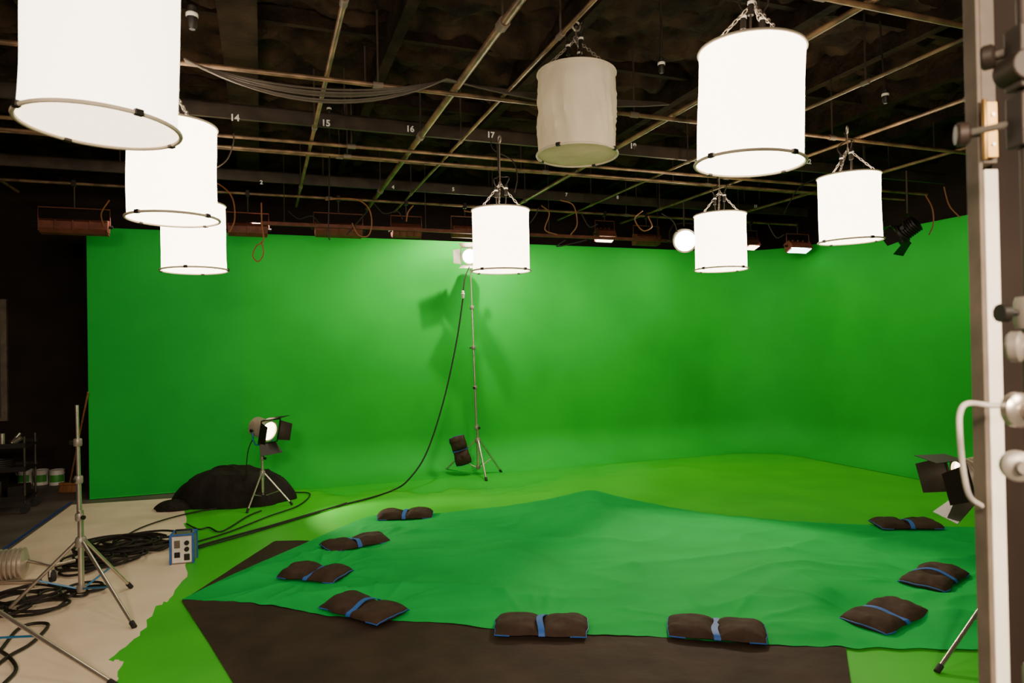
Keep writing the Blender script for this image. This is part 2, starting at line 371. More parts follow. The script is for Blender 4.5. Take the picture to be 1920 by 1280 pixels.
# ------------------------------------------------------------------ fresnel lamp & stands
def head_parts(o,c,fwd,s,lensm,doors=True,yoke=True,blue=True,dooropen=(35,35,25,25),darkdoors=BLACKP,dl=.17,dw=1.0):
    c=Vector(c); x=Vector(fwd).normalized(); y=Z.cross(x).normalized(); z=x.cross(y)
    Mh=Matrix((x,y,z)).transposed().to_4x4(); Mh.translation=c
    A=Mh@Matrix.Rotation(PI/2,4,'Y')
    prof=[(0,-.17),(.07,-.17),(.10,-.155)]
    zz=-.15
    for k in range(6):
        prof+=[(.125,zz),(.135,zz+.004),(.135,zz+.014),(.112,zz+.018),(.112,zz+.032)]; zz+=.036
    prof+=[(.135,zz),(.15,zz+.01),(.15,zz+.05),(.128,zz+.05),(.128,zz+.03)]
    prof=[(r*s,h*s) for r,h in prof]
    mesh('lamp_housing',lathe(prof,32),HEADM,parent=o,M=A)
    mesh('lens',lathe([(0,(zz+.045)*s),(.05*s,(zz+.042)*s),(.1*s,(zz+.034)*s),(.128*s,(zz+.026)*s)],32),lensm,parent=o,M=A)
    if doors:
        fx=(zz+.055)*s
        fr=[]
        for k in range(4):
            Mr=Matrix.Rotation(k*PI/2,4,'X')
            fr.append(xf(box(.012*s,.33*s,.012*s,(fx,0,.16*s)),Mh@Mr))
            ang=math.radians(dooropen[k]); w1=.14*s;w2=(.19 if k%2==0 else .12)*s*dw; L=dl*s
            dv=Vector((math.cos(ang),0,math.sin(ang)))
            b0=Vector((fx,0,.165*s))
            v=[b0+Vector((0,-w1,0)),b0+Vector((0,w1,0)),b0+dv*L+Vector((0,w2,0)),b0+dv*L+Vector((0,-w2,0))]
            nrm=Vector((-math.sin(ang),0,math.cos(ang)))*.004*s
            v=v+[q+nrm for q in v]
            mesh('barn_door',xf((v,[(3,2,1,0),(4,5,6,7),(0,1,5,4),(1,2,6,5),(2,3,7,6),(3,0,4,7)]),Mh@Mr),darkdoors,parent=o,smooth=False)
        mesh('barn_door_frame',fr,darkdoors,parent=o,smooth=False)
    if yoke:
        yy=y*.18*s
        sg=-1 if yoke>0 else 1
        pts=[c+yy,c+yy+Z*sg*.12*s,c+yy*.75+Z*sg*.2*s,c+Z*sg*.22*s,c-yy*.75+Z*sg*.2*s,c-yy+Z*sg*.12*s,c-yy]
        mesh('yoke',tube(pts,.011*s,6),BLUEP if blue else BLACKP,parent=o)
        mesh('yoke_knob',tube([c+yy*1.02,c+yy*1.25],.03*s,12),BLACKP,parent=o)
        mesh('yoke_knob',tube([c-yy*1.02,c-yy*1.18],.022*s,12),BLACKP,parent=o)
def stand_parts(o,base,feet,collar,top,r=.016,brace=CHROME,risers=3,legm=CHROME,lean=(0,0)):
    base=Vector(base); low=.10
    mesh('base_column',tube([(0,0,low),(0,0,collar+.25 if top>collar+.4 else top)],r*1.15,14),legm,parent=o)
    zs=[collar+.2+(top-collar-.2)*k/risers for k in range(risers+1)]
    for k in range(risers):
        q0=Vector((lean[0]*zs[k]/top,lean[1]*zs[k]/top,zs[k])); q1=Vector((lean[0]*zs[k+1]/top,lean[1]*zs[k+1]/top,zs[k+1]))
        mesh('riser_tube',tube([q0,q1],r*(1-.16*k),12),legm,parent=o)
        mesh('riser_collar',[lathe([(0,-.03),(r*1.5,-.03),(r*1.7,-.02),(r*1.7,.02),(r*1.5,.03),(0,.03)],16)],GREYM,parent=o,M=Matrix.Translation(q0))
        kd=Vector((math.cos(k*1.3+.5),math.sin(k*1.3+.5)*-1,0))
        mesh('lock_knob',[tube([q0,q0+kd*.05],.006,8),tube([q0+kd*.045,q0+kd*.06],.018,10)],BLACKP,parent=o)
    mesh('leg_collar',lathe([(0,collar-.04),(r*1.9,collar-.04),(r*2.2,collar-.02),(r*2.2,collar+.02),(r*1.7,collar+.04),(0,collar+.04)],18),GREYM,parent=o)
    mesh('brace_collar',lathe([(0,low),(r*1.6,low),(r*1.9,low+.03),(r*1.6,low+.06),(0,low+.06)],18),GREYM,parent=o)
    for f in feet:
        f=Vector(f)-base; f.z=.012; d=Vector((f.x,f.y,0)).normalized()
        st=d*r*1.8+Z*collar
        mesh('leg',tube([st,f],r*.72,10),legm,parent=o)
        dd=(f-st).normalized()
        mesh('foot',tube([f-dd*.05,f+dd*.004],r*1.0,10),RUBBER,parent=o)
        mid=st.lerp(f,.55)
        mesh('brace',tube([d*r*1.6+Z*(low+.03),mid],r*.42,8),brace,parent=o)
# tall stand
feet=[fl(828,889),fl(912,902),fl(940,886)]
base=fl(897,891)
o=thing('light_stand','tall chromed tripod stand holding a lit lamp before the green wall','light stand',base,group='light stands')
stand_parts(o,base,feet,.55,3.28,r=.02,risers=4,lean=(-.07,0))
TL_=base+Vector((-.07,0,3.46))
o2=thing('fresnel_lamp','small glowing lamp with barn doors atop tall stand','studio light',TL_)
head_parts(o2,(0,0,0),(-.05,-1,-.12),.85,LENS_HOT,yoke=1,blue=False,dooropen=(30,55,20,55),darkdoors=GREYM,dl=.15)
mesh('spigot',tube([(0,0,-.21),(0,0,-.17)],.014,8),CHROME,parent=o2)
def sandbag(loc,yaw,seed,label,s=1.0,rot=None,L=.65,Wd=.35,Hh=.060,group='black sandbags holding down the green cloth'):
    o=thing('sandbag',label,'sandbag',loc,group=group,rot=rot or (0,0,yaw))
    o.scale=(s,s,s)
    nx,ny=44,20; vs=[];fs=[]
    def hz(u,v):
        x=abs(u); t=(x-.52)/.5; t=max(-1,min(1,t))
        a=max(0,1-abs(t)**3.2)**.6; c=max(0,1-abs(v)**3.2)**.6
        return a*c
    def P(u,v,top):
        pin=1-.07*(1-min(1,abs(u)*2.2))
        cor=1-.04*(abs(v)**2)*(1 if abs(u)>.8 else .4)
        x=u*L/2*cor; y=v*Wd/2*pin*(1-.04*(abs(u)**4))
        n=noise.noise(Vector((u*2.5,v*2,seed*3.1)))*.014+noise.noise(Vector((u*8,v*6,seed)))*.003
        h=hz(u,v)
        z=.012+h*(Hh+n*1.3) if top else .010-0.010*h
        x+=noise.noise(Vector((u*2,v*2,seed+9)))*.012; y+=noise.noise(Vector((u*2,v*2,seed+5)))*.02
        return Vector((x,y,z))
    for top in (1,0):
        for j in range(ny+1):
            for i in range(nx+1):
                vs.append(P(-1+2*i/nx,-1+2*j/ny,top))
    N=(nx+1)*(ny+1)
    for j in range(ny):
        for i in range(nx):
            k=j*(nx+1)+i; fs.append((k,k+1,k+nx+2,k+nx+1)); fs.append((N+k,N+k+nx+1,N+k+nx+2,N+k+1))
    edge=[(i,0) for i in range(nx)]+[(nx,j) for j in range(ny)]+[(nx-i,ny) for i in range(nx)]+[(0,ny-j) for j in range(ny)]
    for m in range(len(edge)):
        (i,j),(i2,j2)=edge[m],edge[(m+1)%len(edge)]
        k=j*(nx+1)+i;k2=j2*(nx+1)+i2; fs.append((k,k2,N+k2,N+k))
    mesh('bag_body',(vs,fs),BAG,parent=o,ang=1.5)
    for sd in (0,1):
        i0=nx if sd else 0
        ep=[P(-1+2*i0/nx,-1+2*j/ny,1)+Vector((0,0,-.004)) for j in range(ny+1)]
        ext=[P(-1+2*(nx-k if sd else k)/nx,-1,1)+Vector((0,0,-.004)) for k in range(0,9)]
        ep=list(reversed(ext[1:]))+ep
        mesh('blue_piping',tube(ep,.0045,6),BLUE,parent=o)
    w=.022; sv=[];sf=[];n=24
    for k in range(n+1):
        v=-1.04+2.08*k/n; x0=.012*math.sin(v*3+seed); z=.022+.045*(1-abs(v)**2)*(.6+.5*math.sin(seed*1.7+v))+.008
        if abs(v)>1: z=.012
        for sx in (-w,w): sv.append(Vector((x0+sx,v*Wd/2*.95,z)))
        for sx in (-w,w): sv.append(Vector((x0+sx,v*Wd/2*.95,z-.004)))
    for k in range(n):
        a=k*4;b=a+4
        sf+=[(a,a+1,b+1,b),(a+2,b+2,b+3,a+3),(a,b,b+2,a+2),(a+1,a+3,b+3,b+1)]
    sf+=[(0,2,3,1),(n*4,n*4+1,n*4+3,n*4+2)]
    mesh('webbing_strap',(sv,sf),BLUE,parent=o,ang=1.0)
    return o
BAGS=[((712,974),(808,970)),((617,1034),(712,1016)),((549,1080),(636,1088)),((632,1136),(735,1166)),((932,1182),(1100,1186)),((1258,1184),(1430,1198)),((1606,1188),(1708,1142)),((1718,1114),(1782,1070)),((1638,990),(1758,990))]
for i,(p,q) in enumerate(BAGS):
    a=fl(*p);b=fl(*q); c=(a+b)/2; d=b-a
    c.z=.030
    sandbag(c,math.atan2(d.y,d.x),i+1,'black canvas saddle sandbag with blue webbing strap on green cloth',L=.58 if i==2 else .65,Hh=.075 if i in(2,0) else .062)
hb=base.lerp(feet[0],.55)
sb=sandbag(Vector((hb.x+.05,hb.y-.08,.40)),0,21,'black sandbag slung over a leg of the tall light stand',s=.72,rot=(PI/2-.1,PI/2-.25,0),group=None,Hh=.13)
# small stand with fresnel
feet=[fl(463,962),fl(548,947),fl(500,931)]
base=fl(493,948)
o=thing('light_stand','short chromed tripod stand beside a heap of black cloth','light stand',base,group='light stands')
stand_parts(o,base,feet,.42,.76,r=.016,risers=1)
o2=thing('fresnel_lamp','lit ribbed lamp head with open black barn doors on short stand','studio light',base+Vector((0.02,0,1.0)))
F1=Vector((.86,-.48,-.22)).normalized()
head_parts(o2,(0,0,0),F1,.95,LENS,blue=True,dooropen=(28,10,50,30),dl=.17)
mesh('spigot',tube([(0,0,-.25),(0,0,-.21)],.014,8),CHROME,parent=o2)
mesh('lamp_cable',tube(cr([(-.12,-.02,-.1),(-.2,-.02,-.3),(-.24,0,-.7),(-.22,-.05,-.96),(-.3,-.2,-.965)]),.007,6),CABLE,parent=o2)
fres_c=base+Vector((0,0,.99))
# left stand
feet=[fl(252,1178),fl(246,1103),fl(8,1152)]
base=fl(153,1132)
o=thing('light_stand','bare chromed tripod stand on the pale painted floor','light stand',base,group='light stands')
stand_parts(o,base,feet,.50,1.60,r=.019,brace=BLUEP,risers=3,lean=(-.02,0))
base=Vector((-3.78,4.55,0))
feet=[fl(216,1288),base+Vector((-.5,.9,0)),base+Vector((-.6,-.8,0))]
o=thing('light_stand','chromed tripod stand with blue lower braces beside cable coils','light stand',base,group='light stands')
stand_parts(o,base,feet,.52,1.5,r=.019,brace=BLUEP,risers=2)
# right lamp
base=Vector((3.36,4.62,0))
feet=[fl(1757,1262),base+Vector((.55,.15,0)),base+Vector((.30,.55,0))]
o=thing('light_stand','chromed tripod stand standing on the green floor','light stand',base,group='light stands')
stand_parts(o,base,feet,.5,.9,r=.018,risers=1)
o2=thing('fresnel_lamp','ribbed lamp head with wide black barn doors on tripod stand','studio light',base+Vector((-.24,0,1.09)))
head_parts(o2,(0,0,0),(-.93,.12,-.22),.88,LENS,blue=False,dooropen=(8,18,30,12),dl=.21)
mesh('spigot',tube([(0.0,0,-.24),(0,0,-.19)],.014,8),CHROME,parent=o2)
mesh('offset_arm',tube([(0.0,0,-.235),(.24,0,-.235)],.014,8),CHROME,parent=o2)
# ------------------------------------------------------------------ red cyc fixtures on the grid
def cyc(loc,rz,w,drop,lens=None,label='red-brown metal flood light hanging above the green wall',tilt=0):
    o=thing('flood_light',label,'studio light',loc,group='red flood lights along the wall top',rot=(0,0,rz))
    Mt=Matrix.Rotation(tilt,4,'X')
    pr=[(-.08,-.04),(-.08,.045),(-.02,.08),(.08,.09),(.08,.075),(-.01,.065),(-.06,.04),(-.06,-.03),(-.01,-.07),(.08,-.08),(.08,-.10),(-.02,-.09)]
    vs=[];fs=[];n=len(pr)
    for sx in (-w/2,w/2):
        for y,z in pr: vs.append(Vector((sx,y,z)))
    for k in range(n): k2=(k+1)%n; fs.append((k,k2,n+k2,n+k))
    fs+= [tuple(range(n)),tuple(range(2*n-1,n-1,-1))]
    ends=[box(.01,.15,.15,(sx,0,0)) for sx in (-w/2,w/2)]
    ribs=[box(.012,.03,.11,(sx,-.085,0)) for sx in (-w/4,0,w/4)]
    mesh('housing',[xf(g,Mt) for g in [(vs,fs)]+ends+ribs],REDM,parent=o,smooth=False)
    mesh('lamp_tube',xf(tube([(-w/2+.03,.02,0),(w/2-.03,.02,0)],.016,10),Mt),lens or LENS_OFF,parent=o)
    if lens: mesh('glass_front',xf(box(w*.9,.006,.15,(0,.088,0)),Mt),lens,parent=o)
    ym=w/2+.02
    mesh('yoke',tube([(-ym,0,0),(-ym,0,.22),(ym,0,.22),(ym,0,0)],.008,6),REDM,parent=o)
    mesh('yoke_stem',tube([(0,0,.22),(0,0,drop)],.010,8),DPIPE,parent=o)
    for sg in (-1,1): mesh('yoke_knob',tube([(sg*(ym-.01),0,0),(sg*(ym+.03),0,0)],.02,10),BLACKP,parent=o)
    mesh('pipe_clamp',box(.05,.07,.08,(0,0,drop)),BLACKP,parent=o,bevel=.005)
    return o
CY=[(140,424,.72,0,0),(465,430,.48,0,.2),(635,430,.62,0,-.1),(762,434,.40,0,.5),(872,434,.38,0,.2),(1134,440,.30,1,-1.95),(1212,449,.44,0,.1),(1408,456,.22,1,-1.9),(1496,462,.46,1,-2.0),(1618,452,.24,1,-1.9)]
for x,y,w,l,t in CY:
    p=pb(x,y,9.64 if x<1600 else 9.1); d=4.1-p.z
    cyc(p,UA,w,d,lens=(LENS if x<1450 else LENS_DAY) if l else None,tilt=t,label='lit red-brown flood light aimed down beside green wall' if l else 'red-brown metal flood light hanging above the green wall')
rw=mesh('cable_raceway',[slab(0.0,9.46,7.0,9.50,3.665,3.71)],REDM,label='long red-brown electrical raceway above the green wall',category='raceway',smooth=False)
for a in (.3,2.2,4.1,6):
    mesh('hanger_rod',tube([ab(a,9.48,3.71),ab(a,9.48,4.75)],.006,6),DPIPE,parent=rw,world=True)
def ocab(px,d,m=OCABLE,r=.009,label='orange power cable looped from the ceiling fixtures'):
    pts=cr([dp(x,y,d) for x,y in px],8)
    mesh('fixture_cable',tube(pts,r,6),m,label=label,category='cable',group='loose cables on ceiling fixtures')
ocab([(490,380),(491,420),(494,450),(480,462),(474,480),(484,490),(494,475),(490,452)],8.3)
ocab([(610,375),(640,372),(672,375),(692,392),(697,420),(690,442),(672,440),(660,418)],8.9)
ocab([(775,385),(765,398),(762,415)],9.1)
ocab([(870,395),(895,402),(905,425),(900,440)],9.2)
ocab([(1015,385),(1030,400),(1022,430),(1045,440)],9.4)
ocab([(1050,375),(1075,385),(1082,420),(1070,440)],9.4)
ocab([(1205,395),(1190,410),(1205,432),(1222,425),(1215,405)],9.5)
ocab([(1735,365),(1748,390),(1750,420),(1742,440)],8.6)
ocab([(1770,350),(1780,385),(1800,408)],8.6)
ocab([(370,330),(410,345),(435,370),(440,410),(430,435)],8.3)
ocab([(205,375),(190,400),(195,425)],8.3)
BL='black cable hanging down from the ceiling grid'
ocab([(400,318),(425,300),(437,270),(438,250)],6.6,GCABLE,.007,'grey cable hanging from the ceiling pipe')
ocab([(617,200),(618,300),(616,430),(618,450)],8.0,CABLE,.008,BL)
ocab([(1238,0),(1240,60),(1238,130)],5.0,CABLE,.008,BL)
ocab([(1650,40),(1655,120),(1660,185)],5.5,CABLE,.008,BL)
ocab([(920,255),(925,280),(960,300),(970,330),(965,360)],6.9,CABLE,.006,BL)
for px in ([(540,395),(560,410),(585,405),(600,420)],[(700,380),(720,400),(745,396),(755,410)],[(960,395),(985,420),(1000,410),(1010,390)],[(1090,400),(1105,425),(1120,420)],[(1240,400),(1262,415),(1270,435)],[(1440,420),(1455,445),(1470,440)],[(1540,330),(1500,350),(1480,380),(1470,400)],[(690,395),(672,415),(650,440)],[(1060,450),(1045,462),(1100,450)]):
    ocab(px,8.9,CABLE,.008,BL)
for x,y,d in [(360,32,3.3),(1240,122,5.0),(1660,180,5.5),(617,205,8.0),(868,552,10.45)]:
    c=dp(x,y,d)
    mesh('cable_socket',[mi(lathe([(0,-.06),(.014,-.06),(.022,-.045),(.022,.0),(.026,.004),(.026,.02),(.02,.024),(.02,.05),(.01,.06),(0,.06)],14),0),mi(lathe([(.0265,-.002),(.028,.0),(.028,.016),(.0265,.018)],14),1)],[WHITEP if d>10 else BLACKP,WHITEP],M=Matrix.Translation(c),label='cable plug connector hanging on its lead',category='plug',group='hanging plug connectors')
p=dp(1283,450,10.0)
o2=thing('fresnel_lamp','glowing round lamp hanging from the ceiling grid','studio light',p)
head_parts(o2,(0,0,0),(-.15,-1,-.25),1.15,LENS_HOT,doors=False,yoke=-1,blue=False)
mesh('hanging_rod',tube([(0,0,.2),(0,0,4.1-p.z)],.012,8),DPIPE,parent=o2)
hot=p.copy()
p=dp(1702,430,8.4)
o2=thing('fresnel_lamp','unlit black lamp head with barn doors hanging from grid','studio light',p)
head_parts(o2,(0,0,0),(-.5,.6,-.5),.8,LENS_OFF,yoke=-1,blue=False,dooropen=(20,40,20,40),dl=.22)
for ch in o2.children:
    if ch.name.startswith('lamp_housing'): ch.data.materials[0]=BLACKP
mesh('hanging_rod',tube([(0,0,.2),(0,0,4.1-p.z)],.012,8),DPIPE,parent=o2)
# ------------------------------------------------------------------ cloths
def resample(P,n):
    P=[Vector(p) for p in P]; L=[0]
    for i in range(1,len(P)): L.append(L[-1]+(P[i]-P[i-1]).length)
    out=[]
    for k in range(n+1):
        s=L[-1]*k/n; i=1
        while i<len(P)-1 and L[i]<s: i+=1
        t=(s-L[i-1])/max(1e-9,L[i]-L[i-1]); out.append(P[i-1].lerp(P[i],t))
    return out
back=[fl(*p) for p in [(340,1127),(440,1078),(560,1026),(640,990),(690,970),(720,966),(800,966),(900,958),(1000,953),(1085,950),(1120,950),(1210,955),(1330,966),(1450,977),(1560,984),(1640,987),(1840,991),(1960,1000)]]
front=[fl(*p) for p in [(340,1127),(420,1130),(510,1137),(600,1156),(760,1168),(850,1172),(940,1185),(1100,1192),(1200,1196),(1430,1212),(1600,1218),(1840,1222),(1990,1224)]]
NB,NM=320,170
B=resample(back,NB);Fr=resample(front,NB)
vs=[];fs=[]
pk=fl(1105,952); va=fl(1140,1100)
AN=[fl(*q) for q in ((760,970),(663,1022),(592,1080),(685,1150),(1015,1178),(1343,1185),(1655,1165),(1750,1092),(1698,985))]
vd=(va-pk); vl=vd.length; vd.normalize()
for i in range(NB+1):
    for j in range(NM+1):
        t=j/NM; p=B[i].lerp(Fr[i],t)
        e=min(1,t*3.5,(1-t)*9); e2=min(1,i/30)
        dx,dy=p.x-pk.x,p.y-pk.y; rr=math.hypot(dx,dy); th=math.atan2(dy,dx)
        n=noise.noise(Vector((p.x*.7,p.y*.7,1)))*.05
        n+=ridge(Vector((th*1.5,rr*.25,5)),4)*.028*min(1,rr/1.2)*math.exp(-rr/3.5)
        n+=ridge(Vector((p.x*.6-p.y*.4,p.y*1.3+p.x*.25,12)),7)*.036
        n+=ridge(Vector((p.x*.5+p.y*.9,p.y*.9-p.x*.4,22)),9)*.024
        nb_=1.0
        for q in AN:
            ddx,ddy=p.x-q.x,p.y-q.y; r2=math.hypot(ddx,ddy)
            if r2<1.6:
                n+=ridge(Vector((math.atan2(ddy,ddx)*1.8,r2*.3,q.x)),6)*.030*math.exp(-(r2/.8)**2)
                nb_*=1-math.exp(-(r2/.36)**4)
        al=dx*vd.x+dy*vd.y; ac=dx*vd.y-dy*vd.x
        # tented peak with a spine that falls towards the front and two long shoulders
        g=.21*math.exp(-math.sqrt(dx*dx+.012)/.95-(dy*dy)/1.6)*min(1,t*16)
        g+=.10*math.exp(-math.sqrt(ac*ac+.01)/.55)*math.exp(-((al-.8)/1.1)**2)
        g+=.12*math.exp(-((al-vl*.80)/.55)**2)*math.exp(-((ac-.85)/.35)**2)
        g-=.04*math.exp(-((al-vl*.85)/.5)**2-((ac-.3)/.25)**2)
        g+=.07*math.exp(-((al-vl*.95)/.8)**2)*math.exp(-((ac+1.5)/.5)**2)
        z=.016+(max(0,n)*e*e2+max(0,g)*min(1,(1-t)*7))*nb_
        w=.015*noise.noise(Vector((i*.15,t*3,0)))
        vs.append(Vector((p.x+w,p.y+w*2,z)))
for i in range(NB):
    for j in range(NM):
        k=i*(NM+1)+j; fs.append((k,k+1,k+NM+2,k+NM+1))
mesh('green_cloth',(vs,fs),CLOTH,label='wrinkled teal-green chroma cloth spread over the studio floor',category='cloth',ang=3)
vs=[];fs=[]
L0=resample([fl(341,1128),fl(515,1015),fl(585,1016),fl(1000,1080),fl(1575,1140)],120)
L1=resample([fl(342,1131),fl(392,1208),fl(437,1282),fl(480,1360)],30)[:-1]+resample([fl(480,1360),fl(1606,1360)],90)
for i in range(121):
    for j in range(61):
        p=L0[i].lerp(L1[i],j/60)
        n=max(0,noise.noise(Vector((p.x*2.2,p.y*1.2,2)))*.012+ridge(Vector((p.x*.8+p.y*1.5,p.y*2.5,7)),8)*.010)
        vs.append(Vector((p.x,p.y,.0085+n*.6)))
for i in range(120):
    for j in range(60):
        k=i*61+j; fs.append((k,k+1,k+62,k+61))
mesh('black_sheet',(vs,fs),BSHEET,label='black ground sheet lying beneath the green cloth',category='sheet',ang=3)
def heap(px0,px1,py,h,dep,label,seed):
    a=fl(px0,py);b=fl(px1,py-6); c=(a+b)/2; c.y+=dep*.15; ax=(b-a).length/2
    vs=[];fs=[];nr,na=80,170
    for j in range(nr+1):
        t=j/nr
        for k in range(na):
            w=2*PI*k/na
            e=1+.16*noise.noise(Vector((math.cos(w)*1.6,math.sin(w)*1.6,seed)))+.06*noise.noise(Vector((math.cos(w)*5,math.sin(w)*5,seed)))
            x=ax*t*e*math.cos(w); y=dep*t*e*math.sin(w)
            env=max(0,1-t**4)**.75
            u_=x+.25*noise.noise(Vector((x*1.5,y*1.5,seed+20))); v_=y+.25*noise.noise(Vector((x*1.5,y*1.5,seed+30)))
            n=ridge(Vector((u_*1.1+v_*1.0,v_*2.5-u_*.6,seed+3)),3)*.30+ridge(Vector((u_*3-v_*1.5,v_*4+u_,seed+6)),4)*.16
            z=env*h*(.68+.45*n)+(0 if t==1 else .012)
            z*=1-.22*max(0,x/ax)**2-.35*max(0,-x/ax)**3
            vs.append(Vector((x,y,max(.002,z))))
    for j in range(nr):
        for k in range(na):
            k2=(k+1)%na; fs.append((j*na+k,j*na+k2,(j+1)*na+k2,(j+1)*na+k))
    mesh('black_cloth_heap',(vs,fs),BCLOTH,M=Matrix.Translation((c.x,c.y,.008)),label=label,category='cloth',ang=3)
heap(318,545,945,.52,.48,'crumpled heap of black velvet cloth on the floor',2)
heap(284,365,958,.12,.17,'small flat crumple of black cloth by the heap',6)
# ------------------------------------------------------------------ floor cables
def fcable(px,label='black power cable snaking across the floor',m=CABLE,r=.011,z=.02,air=None):
    pts=[fl(x,y)+Vector((0,0,z)) for x,y in px]
    if air: pts+= [dp(x,y,d) for x,y,d in air]
    mesh('floor_cable',tube(cr(pts,8),r,8),m,label=label,category='cable',group='cables on the studio floor')
fcable([(368,1028),(430,1010),(520,985),(620,955),(690,937),(735,922)],air=[(765,900,9.7),(800,848,10.0),(832,750,10.25),(856,640,10.4),(868,560,10.45)],label='long black cable running up to the tall stand',r=.012)
mesh('floor_cable',tube(cr([dp(868,548,10.45),dp(872,520,10.5),dp(880,500,10.55)]),.01,6),CABLE,label='short lead from plug to tall stand lamp',category='cable',group='cables on the studio floor')
fcable([(366,1020),(430,1000),(500,972),(560,950),(581,928),(545,925)],r=.009)
fcable([(215,1020),(270,990),(350,966),(440,950),(480,945)],r=.009)
fcable([(350,985),(372,995),(392,992),(410,1000),(430,992),(465,970),(490,960)],r=.009)
fcable([(368,1032),(470,1003),(560,975),(650,945)],r=.009)
fcable([(0,1225),(40,1180),(90,1175),(60,1210),(10,1240),(-60,1300)],r=.012)
fcable([(0,1120),(60,1100),(130,1108),(165,1112),(150,1122),(100,1118)],r=.011)
fcable([(0,1225),(20,1240),(30,1262),(5,1290)],r=.012)
def coil(px,py,rx,n,seed,m=CABLE,r=.012,label='loosely coiled black power cable on the pale floor'):
    rnd=random.Random(seed); c=fl(px,py); pts=[]; ph=rnd.uniform(0,6)
    for k in range(n*14):
        t=k/14; w=2*PI*t+ph
        e=1+.25*math.sin(t*2.3+seed)+rnd.uniform(-.04,.04)
        pts.append(Vector((c.x+rx*e*math.cos(w)+.10*math.sin(t*1.7+seed),c.y+rx*.8*e*math.sin(w)+.08*math.cos(t*1.3+seed),.018+.012*n*abs(math.sin(t*1.9+seed)))))
    mesh('cable_coil',tube(cr(pts,2),r,6),m,label=label,category='cable',group='cable coils')
coil(225,1032,.30,6,1); coil(275,1032,.22,5,2); coil(190,1055,.28,4,3); coil(250,1022,.30,4,5); coil(295,1022,.16,3,8); coil(165,1068,.2,3,9)
coil(275,1034,.10,1,4,m=REDC,label='short red cable among black coils')
coil(140,1115,.13,3,6); coil(30,1130,.22,4,7); coil(45,1150,.2,3,10)
# ------------------------------------------------------------------ power box
p=fl(345,1052)
o=thing('distribution_box','grey power distribution box with blue corner edges on floor','power box',p,rz=.25)
w,dp_,h=.20,.17,.275
mesh('box_body',box(w,dp_,h,(0,0,h/2)),GREYM,parent=o,bevel=.008)
for sx in (-1,1):
    for sy in (-1,1): mesh('corner_guard',box(.018,.018,h+.006,(sx*w/2,sy*dp_/2,h/2)),BLUE,parent=o,bevel=.003)
for sy in (-1,1): mesh('edge_guard',box(w+.02,.016,.014,(0,sy*dp_/2,h)),BLUE,parent=o,bevel=.003)
for sx in (-1,1): mesh('edge_guard',box(.016,dp_+.02,.014,(sx*w/2,0,h)),BLUE,parent=o,bevel=.003)
mesh('front_panel',box(w-.03,.006,h-.03,(0,-dp_/2-.002,h/2)),WHITEP,parent=o,bevel=.002)
for k,(x,z) in enumerate([(.045,.20),(.045,.14)]):
    mesh('socket',tube([(x,-dp_/2-.004,z),(x,-dp_/2-.020,z)],.022,14),BLACKP,parent=o)
for k,(x,z,sx,sz) in enumerate([(-.04,.19,.05,.07),(-.04,.09,.05,.05),(.045,.065,.05,.06)]):
    mesh('breaker_switch',box(sx,.014,sz,(x,-dp_/2-.008,z)),BLACKP if k else GREYD,parent=o,bevel=.003)
mesh('handle',tube([(-.07,0,h),(-.07,0,h+.03),(.07,0,h+.03),(.07,0,h)],.008,8),BLACKP,parent=o)
# ------------------------------------------------------------------ paint cans
for i,x in enumerate((48,77,107)):
    p=fl(x,908); o=thing('paint_can','white metal paint can with green label on dark floor','paint can',p,rz=i*.3-PI/2,group='paint cans by the black wall')
    mesh('can_body',lathe([(0,0),(.10,0),(.105,.004),(.1,.01),(.1,.215),(.106,.22),(.106,.232),(.09,.232),(.085,.222),(0,.222)],28),WHITEP,parent=o)
    vs=[];fs=[]
    for k in range(13):
        a=-1.1+2.2*k/12
        for z in (.05,.16): vs.append(Vector((.1015*math.cos(a),.1015*math.sin(a),z)))
    for k in range(12): fs.append((2*k,2*k+2,2*k+3,2*k+1))
    mesh('can_label',(vs,fs),CANLBL,parent=o)
    mesh('wire_handle',tube([(0,.105*math.cos(PI*k/10),.2-.09*math.sin(PI*k/10)) for k in range(11)],.003,5),CHROME,parent=o,M=Matrix.Translation((.06,0,0)))
pb0=fl(131,922); pt=dp(165,735,9.35)
o=thing('broom','wooden broom leaning against edge of green wall','broom',pb0)
e=pt-pb0
mesh('broom_handle',tube([Vector((0,0,.12)),e],.013,10),WOOD,parent=o)
mesh('broom_head',box(.30,.06,.04,(0,0,.12)),WOOD,parent=o,bevel=.008)
br=lathe([(0,.10),(1,.10),(1.2,.05),(1.25,.003),(0,.003)],40)
br=([Vector((v.x*.135*(1+.05*math.sin(i*2.3)),v.y*.035*(1+.1*math.sin(i*1.9)),v.z)) for i,v in enumerate(br[0])],br[1])
mesh('bristles',br,WOOD,parent=o)
# ------------------------------------------------------------------ equipment cart
p=fl(2,960)
o=thing('equipment_cart','dark wheeled equipment cart loaded with lamp gear','cart',p,rz=.35)
for x in (-.32,.32):
    for y in (-.22,.22): mesh('cart_post',tube([(x,y,.12),(x,y,.98)],.014,8),DPIPE,parent=o)
for z in (.18,.55,.85): mesh('shelf',[box(.68,.48,.025,(0,0,z)),box(.68,.01,.06,(0,-.24,z+.02)),box(.68,.01,.06,(0,.24,z+.02))],BLACKP,parent=o,smooth=False)
for x in (-.32,.32):
    for y in (-.22,.22): mesh('caster_wheel',[tube([(x,y-.018,.06),(x,y+.018,.06)],.055,16),box(.03,.05,.06,(x,y,.105))],RUBBER,parent=o)
for g in (tube([(.05,-.1,.87),(.05,-.1,1.02)],.03,12),tube([(.18,-.12,.90),(.26,-.12,.96)],.035,12),tube([(.12,0,.88),(.2,.05,1.0)],.02,10)): mesh('stored_clamp',g,CHROME,parent=o)
